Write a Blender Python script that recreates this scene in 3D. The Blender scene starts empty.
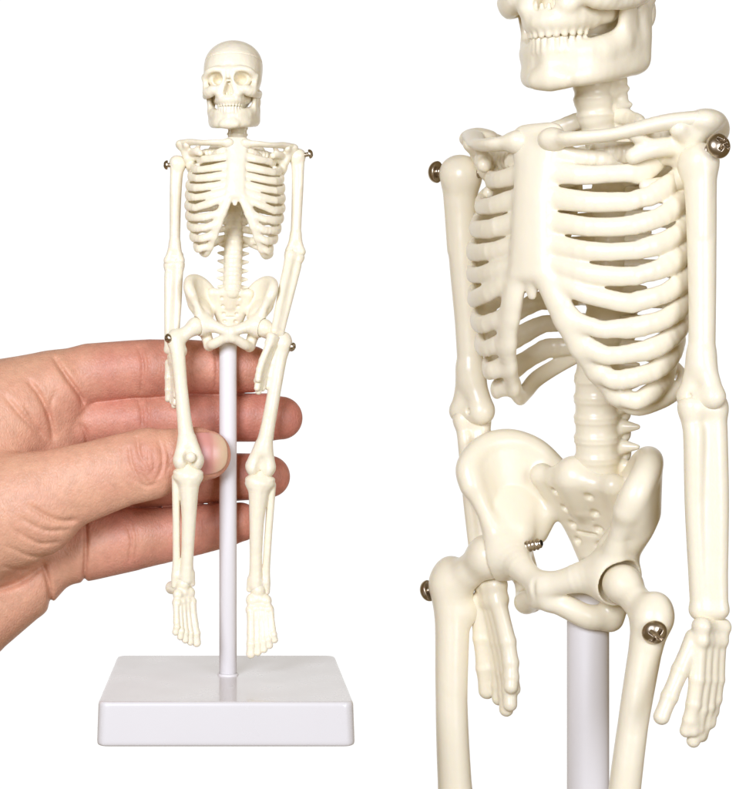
import bpy, bmesh, math, random
import numpy as np
from mathutils import Vector, Matrix

random.seed(7)
S = 0.00032            # metres per modelling unit (one unit = one photo pixel at the stand's distance)
CAM_D = 1500.0
PX, PY = 228.0, 394.5  # where the optical axis meets the frame
scene = bpy.context.scene
COL = scene.collection
F = np.float32
V = lambda *a: np.array(a, dtype=np.float64)


def at(px, py, y=0.0):
    """point of the place seen at (px, py) at depth y"""
    k = (CAM_D + y) / CAM_D
    return V((px - PX) * k, y, (PY - py) * k)


# ------------------------------------------------------------------ solid modelling (distance fields)
class Vol:
    def __init__(s, lo, hi, h):
        s.h = h
        s.lo = np.array(lo, float)
        n = np.ceil((np.array(hi, float) - s.lo) / h).astype(int) + 1
        s.n = n
        s.ax = [(s.lo[i] + h * np.arange(n[i])).astype(F) for i in range(3)]
        s.D = np.full(tuple(n), 60.0, F)

    def box(s, lo, hi):
        a = np.clip(np.floor((np.array(lo) - s.lo) / s.h).astype(int), 0, s.n)
        b = np.clip(np.ceil((np.array(hi) - s.lo) / s.h).astype(int) + 1, 0, s.n)
        if np.any(b <= a):
            return None, None
        sl = tuple(slice(a[i], b[i]) for i in range(3))
        P = (s.ax[0][sl[0]][:, None, None], s.ax[1][sl[1]][None, :, None], s.ax[2][sl[2]][None, None, :])
        return sl, P

    def put(s, fn, lo, hi, k=0.0, cut=False, pad=0.0):
        m = 2.0 * k + 3 * s.h + 1.0 + pad
        sl, P = s.box(np.array(lo) - m, np.array(hi) + m)
        if sl is None:
            return
        d = fn(*P)
        a = s.D[sl]
        if cut:
            d = -d
            if k > 0:
                h = np.maximum(k - np.abs(a - d), 0) / k
                s.D[sl] = np.maximum(a, d) + h * h * k * 0.25
            else:
                s.D[sl] = np.maximum(a, d)
        else:
            if k > 0:
                h = np.maximum(k - np.abs(a - d), 0) / k
                s.D[sl] = np.minimum(a, d) - h * h * k * 0.25
            else:
                s.D[sl] = np.minimum(a, d)

    def cone(s, a, b, r1, r2, k=0.0, cut=False, fl=None, pad=0.0):
        a = np.array(a, float); b = np.array(b, float)
        ba = b - a
        L2 = float(ba @ ba) + 1e-9
        if fl is not None:
            nrm = np.array(fl[0], float); nrm /= np.linalg.norm(nrm); q = 1.0 / fl[1] - 1.0

        def fn(X, Y, Z):
            x = X - F(a[0]); y = Y - F(a[1]); z = Z - F(a[2])
            t = np.clip((x * F(ba[0]) + y * F(ba[1]) + z * F(ba[2])) / F(L2), 0, 1)
            x = x - t * F(ba[0]); y = y - t * F(ba[1]); z = z - t * F(ba[2])
            if fl is not None:
                w = (x * F(nrm[0]) + y * F(nrm[1]) + z * F(nrm[2])) * F(q)
                x = x + w * F(nrm[0]); y = y + w * F(nrm[1]); z = z + w * F(nrm[2])
            return np.sqrt(x * x + y * y + z * z) - (F(r1) + t * F(r2 - r1))
        r = max(r1, r2) * max(1.0, fl[1] if fl is not None else 1.0)
        s.put(fn, np.minimum(a, b) - r, np.maximum(a, b) + r, k, cut, pad)

    def chain(s, pts, rad, k=0.0, fl=None, cut=False):
        """a run of tapered segments, joined without bulges, then blended in as one"""
        P = np.array([np.array(p, float) for p in pts]); r = float(max(rad))
        m = 2 * k + 3 * s.h + 1.0
        sl, _ = s.box(P.min(0) - r - m, P.max(0) + r + m)
        if sl is None:
            return
        w = Vol.__new__(Vol); w.h, w.lo, w.n, w.ax = s.h, s.lo, s.n, s.ax
        o = [q.start for q in sl]
        w.ax = [s.ax[i][sl[i]] for i in range(3)]
        w.lo = np.array([float(a[0]) for a in w.ax]); w.n = np.array([len(a) for a in w.ax])
        w.D = np.full(tuple(w.n), 60.0, F)
        for i in range(len(P) - 1):
            f = fl[i] if isinstance(fl, list) else fl
            w.cone(P[i], P[i + 1], rad[i], rad[i + 1], 0, False, f, pad=2 * k)
        a = s.D[sl]; d = -w.D if cut else w.D
        if k > 0:
            h = np.maximum(k - np.abs(a - d), 0) / k
            h = h * h * k * 0.25
        else:
            h = 0
        s.D[sl] = np.maximum(a, d) + h if cut else np.minimum(a, d) - h

    def ell(s, c, r, k=0.0, cut=False, R=None):
        c = np.array(c, float); r = np.array(r, float)
        Rm = np.eye(3) if R is None else np.array(R, float)   # columns = local axes

        def fn(X, Y, Z):
            x = X - F(c[0]); y = Y - F(c[1]); z = Z - F(c[2])
            if R is not None:
                x, y, z = [x * F(Rm[0, i]) + y * F(Rm[1, i]) + z * F(Rm[2, i]) for i in range(3)]
            u, v, w = x / F(r[0]), y / F(r[1]), z / F(r[2])
            k0 = np.sqrt(u * u + v * v + w * w)
            u, v, w = u / F(r[0]), v / F(r[1]), w / F(r[2])
            k1 = np.sqrt(u * u + v * v + w * w) + F(1e-6)
            return k0 * (k0 - 1) / k1
        e = np.abs(Rm) @ r
        s.put(fn, c - e, c + e, k, cut)

    def rbox(s, c, half, rr, k=0.0, cut=False, R=None):
        c = np.array(c, float); q = np.array(half, float) - rr
        Rm = np.eye(3) if R is None else np.array(R, float)

        def fn(X, Y, Z):
            x = X - F(c[0]); y = Y - F(c[1]); z = Z - F(c[2])
            if R is not None:
                x, y, z = [x * F(Rm[0, i]) + y * F(Rm[1, i]) + z * F(Rm[2, i]) for i in range(3)]
            x = np.abs(x) - F(q[0]); y = np.abs(y) - F(q[1]); z = np.abs(z) - F(q[2])
            o = np.sqrt(np.maximum(x, 0) ** 2 + np.maximum(y, 0) ** 2 + np.maximum(z, 0) ** 2)
            return o + np.minimum(np.maximum(np.maximum(x, y), z), 0) - F(rr)
        e = np.abs(Rm) @ np.array(half, float)
        s.put(fn, c - e, c + e, k, cut)

    def surf(s, smooth=2):
        D = s.D.copy()
        D[0] = D[-1] = 9; D[:, 0] = D[:, -1] = 9; D[:, :, 0] = D[:, :, -1] = 9
        I = D < 0
        cnt = np.zeros(tuple(np.array(D.shape) - 1), np.int8)
        for i in (0, 1):
            for j in (0, 1):
                for k in (0, 1):
                    cnt += I[i:I.shape[0] - 1 + i, j:I.shape[1] - 1 + j, k:I.shape[2] - 1 + k]
        act = np.argwhere((cnt > 0) & (cnt < 8))
        idx = np.full(cnt.shape, -1, np.int32)
        idx[act[:, 0], act[:, 1], act[:, 2]] = np.arange(len(act))
        off = np.array([(i, j, k) for i in (0, 1) for j in (0, 1) for k in (0, 1)])
        vals = np.stack([D[act[:, 0] + o[0], act[:, 1] + o[1], act[:, 2] + o[2]] for o in off], 1)
        acc = np.zeros((len(act), 3)); n = np.zeros(len(act))
        for a in range(8):
            for b in range(a + 1, 8):
                if np.abs(off[a] - off[b]).sum() != 1:
                    continue
                va, vb = vals[:, a], vals[:, b]
                m = (va < 0) != (vb < 0)
                t = np.where(m, va / np.where(m, va - vb, 1), 0)
                p = off[a][None] + t[:, None] * (off[b] - off[a])[None]
                acc += np.where(m[:, None], p, 0); n += m
        verts = s.lo + (act + acc / n[:, None]) * s.h
        quads = []
        for ax in range(3):
            o1, o2 = [(1, 2), (2, 0), (0, 1)][ax]
            A = np.take(I, range(0, I.shape[ax] - 1), ax); B = np.take(I, range(1, I.shape[ax]), ax)
            e = np.argwhere(A != B)
            e = e[(e[:, o1] > 0) & (e[:, o2] > 0) & (e[:, o1] < I.shape[o1] - 1) & (e[:, o2] < I.shape[o2] - 1)]
            if not len(e):
                continue
            d1 = np.zeros(3, int); d1[o1] = 1
            d2 = np.zeros(3, int); d2[o2] = 1
            g = lambda q: idx[q[:, 0], q[:, 1], q[:, 2]]
            q = np.stack([g(e - d1 - d2), g(e - d2), g(e), g(e - d1)], 1)
            flip = ~I[e[:, 0], e[:, 1], e[:, 2]]
            q[flip] = q[flip][:, ::-1]
            quads.append(q)
        quads = np.concatenate(quads)
        quads = quads[(quads >= 0).all(1)]
        for it in range(smooth):
            sm = np.zeros_like(verts); c = np.zeros(len(verts))
            for a, b in ((0, 1), (1, 2), (2, 3), (3, 0)):
                for p_, q_ in ((a, b), (b, a)):
                    i_, j_ = quads[:, p_], quads[:, q_]
                    for d in range(3):
                        sm[:, d] += np.bincount(i_, verts[j_, d], len(verts))
                    c += np.bincount(i_, minlength=len(verts))
            verts = verts * 0.5 + 0.5 * sm / np.maximum(c, 1)[:, None]
        return verts, quads


def mesh(name, vq, mat, mirror=False):
    v, q = vq
    v = v.copy()
    if mirror:
        v[:, 0] *= -1
        q = q[:, ::-1]
    me = bpy.data.meshes.new(name)
    me.vertices.add(len(v))
    me.vertices.foreach_set("co", (v * S).astype(F).ravel())
    me.loops.add(q.size)
    me.loops.foreach_set("vertex_index", np.ascontiguousarray(q).astype(np.int32).ravel())
    me.polygons.add(len(q))
    me.polygons.foreach_set("loop_start", (np.arange(len(q)) * 4).astype(np.int32))
    me.polygons.foreach_set("use_smooth", np.ones(len(q), bool))
    me.update(calc_edges=True)
    me.validate()
    me.materials.append(mat)
    return me


# ------------------------------------------------------------------ materials
def new_mat(name):
    m = bpy.data.materials.new(name)
    m.use_nodes = True
    nt = m.node_tree
    return m, nt, nt.nodes["Principled BSDF"]


def sock(b, n, v):
    b.inputs[n].default_value = v


def bump(nt, b, scale, strength, dist, detail=3.0):
    co = nt.nodes.new("ShaderNodeTexCoord")
    no = nt.nodes.new("ShaderNodeTexNoise")
    no.inputs["Scale"].default_value = scale; no.inputs["Detail"].default_value = detail
    nt.links.new(co.outputs["Object"], no.inputs["Vector"])
    bu = nt.nodes.new("ShaderNodeBump")
    bu.inputs["Strength"].default_value = strength; bu.inputs["Distance"].default_value = dist
    nt.links.new(no.outputs["Fac"], bu.inputs["Height"])
    nt.links.new(bu.outputs["Normal"], b.inputs["Normal"])
    return co, no


def ivory_mat(name, c1, c2):
    m, nt, b = new_mat(name)
    co, no = bump(nt, b, 700.0, 0.18, 0.0004)
    n2 = nt.nodes.new("ShaderNodeTexNoise"); n2.inputs["Scale"].default_value = 55.0; n2.inputs["Detail"].default_value = 4
    nt.links.new(co.outputs["Object"], n2.inputs["Vector"])
    mx = nt.nodes.new("ShaderNodeMix"); mx.data_type = 'RGBA'
    mx.inputs["A"].default_value = c1 + (1,); mx.inputs["B"].default_value = c2 + (1,)
    nt.links.new(n2.outputs["Fac"], mx.inputs["Factor"])
    nt.links.new(mx.outputs["Result"], b.inputs["Base Color"])
    n4 = nt.nodes.new("ShaderNodeTexNoise"); n4.inputs["Scale"].default_value = 190.0; n4.inputs["Detail"].default_value = 2
    nt.links.new(co.outputs["Object"], n4.inputs["Vector"])
    bu2 = nt.nodes.new("ShaderNodeBump"); bu2.inputs["Strength"].default_value = 0.3; bu2.inputs["Distance"].default_value = 0.0012
    nt.links.new(n4.outputs["Fac"], bu2.inputs["Height"])
    nt.links.new(bu2.outputs["Normal"], [n for n in nt.nodes if n.bl_idname == "ShaderNodeBump"][0].inputs["Normal"])
    sock(b, "Roughness", 0.29)
    sock(b, "IOR", 1.47)
    sock(b, "Subsurface Weight", 0.3)
    sock(b, "Subsurface Radius", (1.0, 0.66, 0.22))
    sock(b, "Subsurface Scale", 0.0006)
    return m


IVORY = ivory_mat("ivory_plastic", (0.855, 0.79, 0.625), (0.83, 0.745, 0.55))


def plastic_mat(name, col, rough=0.25, coat=0.3):
    m, nt, b = new_mat(name)
    bump(nt, b, 400.0, 0.05, 0.0003)
    sock(b, "Base Color", col + (1,))
    tc_ = nt.nodes.new("ShaderNodeTexCoord")
    ns = nt.nodes.new("ShaderNodeTexNoise"); ns.inputs["Scale"].default_value = 70; ns.inputs["Detail"].default_value = 6
    mp_ = nt.nodes.new("ShaderNodeMapRange"); mp_.inputs[1].default_value = 0.35; mp_.inputs[2].default_value = 0.7
    mp_.inputs[3].default_value = rough - 0.03; mp_.inputs[4].default_value = rough + 0.05
    nt.links.new(tc_.outputs["Object"], ns.inputs["Vector"]); nt.links.new(ns.outputs["Fac"], mp_.inputs[0])
    nt.links.new(mp_.outputs[0], b.inputs["Roughness"])
    sock(b, "Coat Weight", coat); sock(b, "Coat Roughness", 0.08)
    return m


POLE_M = plastic_mat("white_tube_plastic", (0.725, 0.69, 0.665), 0.55, 0.0)
BASE_M = plastic_mat("white_gloss_plastic", (0.685, 0.655, 0.63), 0.3, 0.6)


def metal_mat():
    m, nt, b = new_mat("nickel_screw_metal")
    bump(nt, b, 900.0, 0.06, 0.0003)
    sock(b, "Base Color", (0.50, 0.42, 0.32, 1)); sock(b, "Metallic", 1.0); sock(b, "Roughness", 0.3)
    return m


METAL = metal_mat()


def skin_mat():
    m, nt, b = new_mat("skin")
    N = nt.nodes; L = nt.links
    co = N.new("ShaderNodeTexCoord")
    a = N.new("ShaderNodeAttribute"); a.attribute_name = "flush_shade"
    n1 = N.new("ShaderNodeTexNoise"); n1.inputs["Scale"].default_value = 95; n1.inputs["Detail"].default_value = 5
    n2 = N.new("ShaderNodeTexNoise"); n2.inputs["Scale"].default_value = 420; n2.inputs["Detail"].default_value = 3
    for n in (n1, n2):
        L.new(co.outputs["Object"], n.inputs["Vector"])
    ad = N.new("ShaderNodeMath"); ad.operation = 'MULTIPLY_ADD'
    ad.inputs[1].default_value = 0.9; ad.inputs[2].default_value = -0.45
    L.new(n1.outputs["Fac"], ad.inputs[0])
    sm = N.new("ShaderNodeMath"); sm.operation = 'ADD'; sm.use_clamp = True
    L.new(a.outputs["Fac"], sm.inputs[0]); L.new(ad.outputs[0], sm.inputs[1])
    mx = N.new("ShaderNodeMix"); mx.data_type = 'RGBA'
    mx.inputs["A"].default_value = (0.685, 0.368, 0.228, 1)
    mx.inputs["B"].default_value = (0.55, 0.2, 0.138, 1)  # redder, darker skin; on the fingers it also stands in for shade
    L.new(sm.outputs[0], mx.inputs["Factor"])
    m2 = N.new("ShaderNodeMix"); m2.data_type = 'RGBA'; m2.blend_type = 'MULTIPLY'
    m2.inputs["Factor"].default_value = 0.35
    rp = N.new("ShaderNodeMapRange"); rp.inputs[1].default_value = 0.3; rp.inputs[2].default_value = 0.7
    rp.inputs[3].default_value = 0.72; rp.inputs[4].default_value = 1.15
    L.new(n2.outputs["Fac"], rp.inputs[0])
    L.new(mx.outputs["Result"], m2.inputs["A"]); L.new(rp.outputs[0], m2.inputs["B"])
    L.new(m2.outputs["Result"], b.inputs["Base Color"])
    sock(b, "Roughness", 0.47); sock(b, "Specular IOR Level", 0.42)
    sock(b, "Subsurface Weight", 0.2); sock(b, "Subsurface Radius", (1.0, 0.35, 0.2)); sock(b, "Subsurface Scale", 0.0016)
    # fine skin relief: stretched cells plus grain
    mp = N.new("ShaderNodeMapping"); mp.inputs["Rotation"].default_value = (0, 0.35, 0); mp.inputs["Scale"].default_value = (1.0, 1.0, 0.55)
    L.new(co.outputs["Object"], mp.inputs["Vector"])
    vo = N.new("ShaderNodeTexVoronoi"); vo.feature = 'DISTANCE_TO_EDGE'; vo.inputs["Scale"].default_value = 1150
    L.new(mp.outputs["Vector"], vo.inputs["Vector"])
    vr = N.new("ShaderNodeMath"); vr.operation = 'MINIMUM'; vr.inputs[1].default_value = 0.25
    L.new(vo.outputs["Distance"], vr.inputs[0])
    n3 = N.new("ShaderNodeTexNoise"); n3.inputs["Scale"].default_value = 1300; n3.inputs["Detail"].default_value = 3
    L.new(mp.outputs["Vector"], n3.inputs["Vector"])
    s2 = N.new("ShaderNodeMath"); s2.operation = 'MULTIPLY_ADD'; s2.inputs[1].default_value = 1.1
    L.new(vr.outputs[0], s2.inputs[0]); L.new(n3.outputs["Fac"], s2.inputs[2])
    bu = N.new("ShaderNodeBump"); bu.inputs["Strength"].default_value = 0.45; bu.inputs["Distance"].default_value = 0.0004
    L.new(s2.outputs[0], bu.inputs["Height"]); L.new(bu.outputs["Normal"], b.inputs["Normal"])
    return m


SKIN = skin_mat()


def nail_mat():
    m, nt, b = new_mat("fingernail")
    a = nt.nodes.new("ShaderNodeAttribute"); a.attribute_name = "flush_shade"
    mx = nt.nodes.new("ShaderNodeMix"); mx.data_type = 'RGBA'
    mx.inputs["A"].default_value = (0.66, 0.46, 0.29, 1); mx.inputs["B"].default_value = (0.60, 0.27, 0.22, 1)
    nt.links.new(a.outputs["Fac"], mx.inputs["Factor"]); nt.links.new(mx.outputs["Result"], b.inputs["Base Color"])
    bump(nt, b, 500, 0.1, 0.0003)
    sock(b, "Roughness", 0.32); sock(b, "Subsurface Weight", 0.2); sock(b, "Subsurface Scale", 0.001)
    return m


NAIL = nail_mat()


# ------------------------------------------------------------------ bones (each modelled once, in its own axes)
def j(s=0.4):
    return random.uniform(-s, s)


def spline(pts, n):
    """Catmull-Rom through pts"""
    P = [np.array(p, float) for p in pts]
    P = [2 * P[0] - P[1]] + P + [2 * P[-1] - P[-2]]
    out = []
    for i in range(1, len(P) - 2):
        for t in np.linspace(0, 1, n, endpoint=False):
            a, b, c, d = P[i - 1:i + 3]
            out.append(0.5 * (2 * b + (c - a) * t + (2 * a - 5 * b + 4 * c - d) * t * t + (3 * b - a - 3 * c + d) * t ** 3))
    out.append(P[-2])
    return out


def spine_y(z):
    zs = [95, 120, 145, 170, 200, 225, 245, 262, 285]
    ys = [4, 3.5, 4, 9, 15, 15, 10, 5, 4]
    return float(np.interp(z, zs, ys))


def build_ribcage():
    v = Vol((-58, -52, 124), (58, 34, 256), 0.55)
    st = [(-32.5, 245.5), (-34, 234), (-36, 222), (-37.5, 206), (-38.5, 192.5)]
    wid = [8.0, 5.8, 5.2, 5.8, 6.4]
    for sx in np.linspace(-1, 1, 9):
        v.chain([(sx * wid[i], st[i][0] + 0.6 * abs(sx), st[i][1]) for i in range(5)], [3.8] * 5, 3.0, fl=((0, 1, 0), 0.8))
    v.cone((0, -38.5, 194), (0, -38, 183.5), 4.4, 2.3, 2.0, fl=((0, 1, 0), 0.6))
    for sx in (-1, 1):
        v.cone((sx * 5.2, -38, 193), (sx * 3.8, -38, 188), 2.4, 1.4, 1.0)
    Lz = [236, 230.5, 222, 213, 203.5, 194, 184, 174, 163.8, 153.8, 143.5]
    W = [27, 37.5, 43, 45.5, 47, 47.5, 47.5, 46.5, 44.5, 41.5, 37.5]
    B = [19, 26, 29, 31, 32, 32, 32, 31.5, 30.5, 29, 27]
    E = [240, 231, 221.5, 212, 203, 195.5, 191]
    for sx in (-1, 1):
        g = 1.12 if sx > 0 else 0.95
        arch = [(6.5, -38.3, 190.5), (11 * g, -37.5, 180), (17.5 * g, -33.5, 163.5), (23 * g, -25, 148), (27 * g, -15, 138.5), (31 * g, -5, 139), (33.5 * g, 5, 142.5), (30 * g, 14, 147), (20, 20, 152.5), (6, 12, 158)]
        A = spline(arch, 8)
        for i in range(11):
            cy = -7.0
            w, b = W[i], B[i]
            pts = []
            zb = Lz[i] + (17 if i < 8 else 13.5)
            fe = [120, 126, 128, 130, 130, 130, 132, 146, 143, 136, 118][i]
            ph = np.radians(np.linspace(12, fe, 15))
            y_sp = spine_y(zb)
            for p in ph:
                x = w * math.sin(p) ** 0.82
                y = cy + b * math.cos(p)
                f = math.degrees(p)
                z = float(np.interp(f, [12, 50, 90, 110, 130], [zb, Lz[i] + 12, Lz[i] + 2.2, Lz[i] - 1.8, Lz[i] - (3.8 if i > 1 else 1)]))
                pts.append(V(x, y, z))
            pts[0] = V(5, y_sp + 3, zb)
            m = pts[-1]
            if i < 7:
                ys = float(np.interp(E[i], [190, 246], [-38.5, -32.5]))
                pts += [V(m[0] * 0.55 + 8.5 * 0.45, m[1] * 0.4 + (ys - 1.5) * 0.6, m[2] * 0.6 + E[i] * 0.4 - 0.8), V(7, ys + 0.5, E[i])]
            else:
                zt = [174, 163.5, 153, 144][i - 7]
                tgt = min(A[:34], key=lambda q: abs(q[2] - zt))
                pts += [m * 0.5 + tgt * 0.5 + V(0, -0.6, 0), tgt]
            P = [V(sx * q[0], q[1], q[2]) + V(j(.12), j(.12), j(.15)) for q in spline(pts, 4)]
            n = len(P)
            rad, fl = [], []
            for a in range(n):
                t = a / (n - 1.0)
                r = 3.45 + 0.85 * math.sin(math.pi * min(1, t * 1.05)) + 0.2 * math.sin(t * 23 + i * 2.1 + sx) + 1.1 * max(0, (t - 0.84) / 0.16) ** 2
                if i == 0: r *= 0.9
                rad.append(r)
                fl.append((V(P[a][0] / w ** 2, (P[a][1] - cy) / b ** 2, 0.0), 0.62))
            v.chain(P, rad, 1.5, fl=fl)
        AA = [V(sx * q[0], q[1], q[2]) for q in A]
        n = len(AA)
        rad = np.interp(np.linspace(0, 9, n), range(10), [4.4, 5.2, 4.9, 4.4, 4.1, 3.9, 3.7, 3.5, 3.3, 3.0])
        fl = [(V(sx * AA[a][0] * sx / 40 ** 2, (AA[a][1] + 4) / 30 ** 2, 0.0) * V(sx if False else 1, 1, 1), 0.66) for a in range(n)]
        v.chain(AA, rad, 2.4, fl=fl)
    return v.surf(3)


def build_clavicle():        # +x side
    v = Vol((2, -44, 228), (74, 14, 260), 0.55)
    P = spline([(8.5, -34, 243.5), (20, -35.5, 243.2), (33, -29, 244), (46, -15, 247.3), (54.5, -5, 247.6)], 6)
    r = np.interp(np.linspace(0, 1, len(P)), [0, .12, .5, .8, 1], [5.6, 4.2, 3.5, 4.5, 5.2])
    v.chain(P, r, 2.0, fl=((0, 0.3, 1), 0.68))
    v.ell((8.5, -34, 243.5), (5.4, 4.8, 4.8), 2)
    return v.surf(2)


def build_scapula():
    v = Vol((14, -38, 178), (74, 38, 260), 0.55)
    P = spline([(25, 29, 232), (37, 27, 236), (49, 18, 242), (55, 6, 247), (56, -5, 247.5)], 5)
    v.chain(P, np.linspace(2.8, 4.4, len(P)), 2, fl=((0, 0, 1), 0.8))
    v.ell((53.5, -2, 247.4), (7.4, 9.0, 4.0), 2.5)
    v.chain([V(55, -2, 246), V(52, -4, 242), V(48, -3, 234)], [4.6, 4.4, 5.0], 3)
    v.chain([V(50, -12, 245), V(50, -2, 239)], [3.6, 4.2], 2.5)
    gl = (46, 2, 231)
    v.ell(gl, (5.4, 7.5, 10), 2.5)
    for t in np.linspace(0, 1, 13):
        e = V(27, 29.5, 238) * (1 - t) + V(35, 25, 188) * t
        v.cone(gl, e, 3.0, 1.9, 3.0)
    v.chain([V(27, 29.5, 238), V(26, 30, 222), V(35, 25, 188)], [2.2, 2.2, 2.6], 2)
    v.chain([V(35, 25, 188), V(42, 15, 214), V(46, 3, 229)], [2.6, 2.6, 4], 2.5)
    # coracoid and the moulded bar that ties it to the upper ribs
    v.chain(spline([(46, 0, 238), (44, -9, 238.5), (40, -17, 237.5), (36, -21, 235.5)], 4), np.linspace(4.4, 3.2, 13), 2.2)
    v.chain([V(45, -2, 226), V(41, -8, 224), V(38, -16, 224)], [4.2, 3.2, 2.6], 2.0)
    v.chain(spline([V(46, 1, 236), V(38, -7, 236), V(28, -14, 237), V(18, -19, 238)], 3), np.linspace(5.0, 4.0, 10), 2.0, fl=((0.4, 0.9, 0), 0.5))
    v.chain([V(40, -16, 239), V(37, -24, 244)], [2.6, 2.2], 1.5)
    return v.surf(2)


def build_spine():
    v = Vol((-22, -14, 84), (22, 40, 296), 0.55)
    z = 103.0
    i = 0
    while z < 290:
        lum = z < 150
        neck = z > 246
        step = 8.5 if lum else (7.6 if not neck else 6.6)
        r = 9.1 if lum else (float(np.interp(z, [150, 170, 235, 250], [8.4, 7.2, 6.4, 7.4])) if not neck else 7.6)
        y = spine_y(z + step / 2)
        v.cone((0, y, z), (0, spine_y(z + step), z + step), r * 0.95, r * 0.95, 0.8)
        v.ell((0, y, z + 0.6), (r + 0.3, r + 0.25, 1.9), 1.2)
        v.ell((0, spine_y(z + step), z + step - 1.4), (r + 0.2, r + 0.15, 1.5), 1.2)
        zc = z + step * 0.5
        for sx in (-1, 1):
            tip = (14.6 + j(.7) if lum else 12.5) if not neck else 9.5
            v.chain([V(sx * 5, y + 6, zc), V(sx * tip, y + (7.5 if lum else 10), zc + 0.8 + j(.5))], [4.2, 1.2], 1.6)
            v.ell((sx * 6.5, y + 10, zc - 3.0), (3, 3, 4.2), 1.5)
        sp = 22 if lum else (19 if not neck else 14)
        v.chain([V(0, y + 6, zc), V(0, y + sp, zc - (3 if lum else 7))], [3.8, 2.0], 1.4, fl=((1, 0, 0), 0.7))
        z += step
        i += 1
    return v.surf(1)


def build_pelvis():
    v = Vol((-54, -28, 32), (54, 36, 126), 0.55)
    # sacrum
    for q in (-1, -0.5, 0, 0.5, 1):
        C_ = []; rr_ = []
        for t in np.linspace(0, 1, 9):
            C_.append(V(q * (13.5 * (1 - t) ** 0.75 + 4.2), 4.5 + 14 * math.sin(t * 1.7) + 2.0 * abs(q), 101 - 36 * t))
            rr_.append(5.1 - 1.1 * t)
        v.chain(C_, rr_, 4)
    for i_, t in enumerate((0.10, 0.32, 0.53, 0.73)):
        zz = 101 - 36 * t; yy = 4.5 + 14 * math.sin(t * 1.7)
        for sx in (-1, 1):
            v.ell((sx * (8.6 - 4.0 * t), yy - 4.6, zz - 1.5), (2.2, 3.4, 1.8), 0.8, cut=True)
        v.ell((0, yy - 5.9 + 1.6 * t, zz + 3.0), (8 - 4 * t, 1.3, 0.6), 0.8, cut=True)
    v.cone((0, 10, 90), (0, 5, 103), 5, 8.4, 4)
    for sx in (-1, 1):
        M = lambda x, y, z: V(sx * x, y, z)
        crest = spline([M(38.5, -14, 97), M(41.5, -12, 105), M(40.5, -3, 112), M(34.5, 6.5, 113.8), M(26, 14, 109.5), M(17.5, 18.5, 100)], 5)
        hub = M(25.5, -1.5, 76)
        for q in crest:
            h2 = hub + (q - hub) * 0.05
            mid = hub * 0.5 + q * 0.5 + M(3.4, 3.4, -1)
            v.chain([h2, mid, q], [4.8, 3.6, 3.6], 4.0)
        rr = np.interp(np.linspace(0, 1, len(crest)), [0, .15, .4, .7, 1], [3.9, 4.2, 4.1, 3.8, 3.6])
        v.chain(crest, rr, 2.5)
        v.chain([M(37.5, -14, 96), M(33, -12, 86), M(29, -9, 76)], [3.6, 3.6, 6], 3)
        v.chain([M(17.5, 17, 100), M(18.5, 15, 88), M(23, 8, 76)], [4.4, 4.6, 6], 3)
        # acetabulum
        v.ell(M(27.5, -6.5, 68), (10, 11.4, 11.6), 3)
        # pubis / ischium ring
        v.chain(spline([M(23, -8, 69), M(14, -13, 66), M(6, -15.5, 63), M(0, -16.5, 61)], 4), np.interp(np.linspace(0, 1, 13), [0, .45, 1], [7.6, 5.2, 4.6]), 5.0)
        v.chain([M(0, -16.5, 61), M(2.4, -16, 55)], [4.8, 3.8], 1.6)
        v.chain(spline([M(2.5, -15.5, 56), M(9, -12, 53), M(15.5, -7.5, 49.5), M(20, 0, 48.5)], 4), np.linspace(4.4, 5.3, 13), 2.5)
        v.chain([M(26, 0, 66), M(22.5, 2, 56), M(20, 1, 48)], [7.0, 5.6, 5.4], 2.0)
        v.ell(M(33.5, -9.5, 66.5), (9.6, 9.6, 9.6), 1.0, cut=True)
    v.cone((0, -22.5, 70), (0, -22.5, 50), 0.9, 0.9, 1.2, cut=True)
    v.cone((0, 11, 30), (0, 11, 58), 8.9, 8.9, 0.6, cut=True)     # socket of the pole
    return v.surf(2)


def build_humerus():   # head at origin, elbow (0,0,-98); lateral = -x
    v = Vol((-18, -16, -114), (18, 16, 14), 0.5)
    v.ell((0.8, 0, 0), (7.9, 8.0, 8.2), 2)
    v.ell((-2.0, -1, 1.4), (6.2, 7.0, 6.8), 2)
    v.chain(spline([V(0, 0, 0), V(-0.6, 0, -15), V(-0.6, 0, -35), V(0, 0.6, -60), V(0.6, 0.4, -84)], 5), np.interp(np.linspace(0, 1, 21), [0, .25, .5, .75, 1], [7.2, 6.3, 5.9, 5.5, 5.4]), 3)
    v.chain([V(-4.2, -3, -4), V(-3.2, -3, -30)], [2.0, 1.8], 2.5)
    v.chain([V(0.5, 0, -80), V(-4.6, 0, -97)], [4.8, 4.6], 3)
    v.chain([V(0.5, 0, -80), V(5.6, 0, -96)], [4.8, 5.0], 3)
    v.cone((-5.0, -0.5, -98), (6.0, -0.5, -98), 4.7, 5.2, 2.5)
    v.ell((0.3, -0.5, -103.5), (1.5, 9, 2.6), 1.5, cut=True)
    v.ell((0, 4.6, -90), (3, 2.6, 4), 1.5, cut=True)
    v.ell((3.0, -5.4, -97), (0.9, 1.3, 1.2), 0.5, cut=True)
    return v.surf(2)


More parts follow.
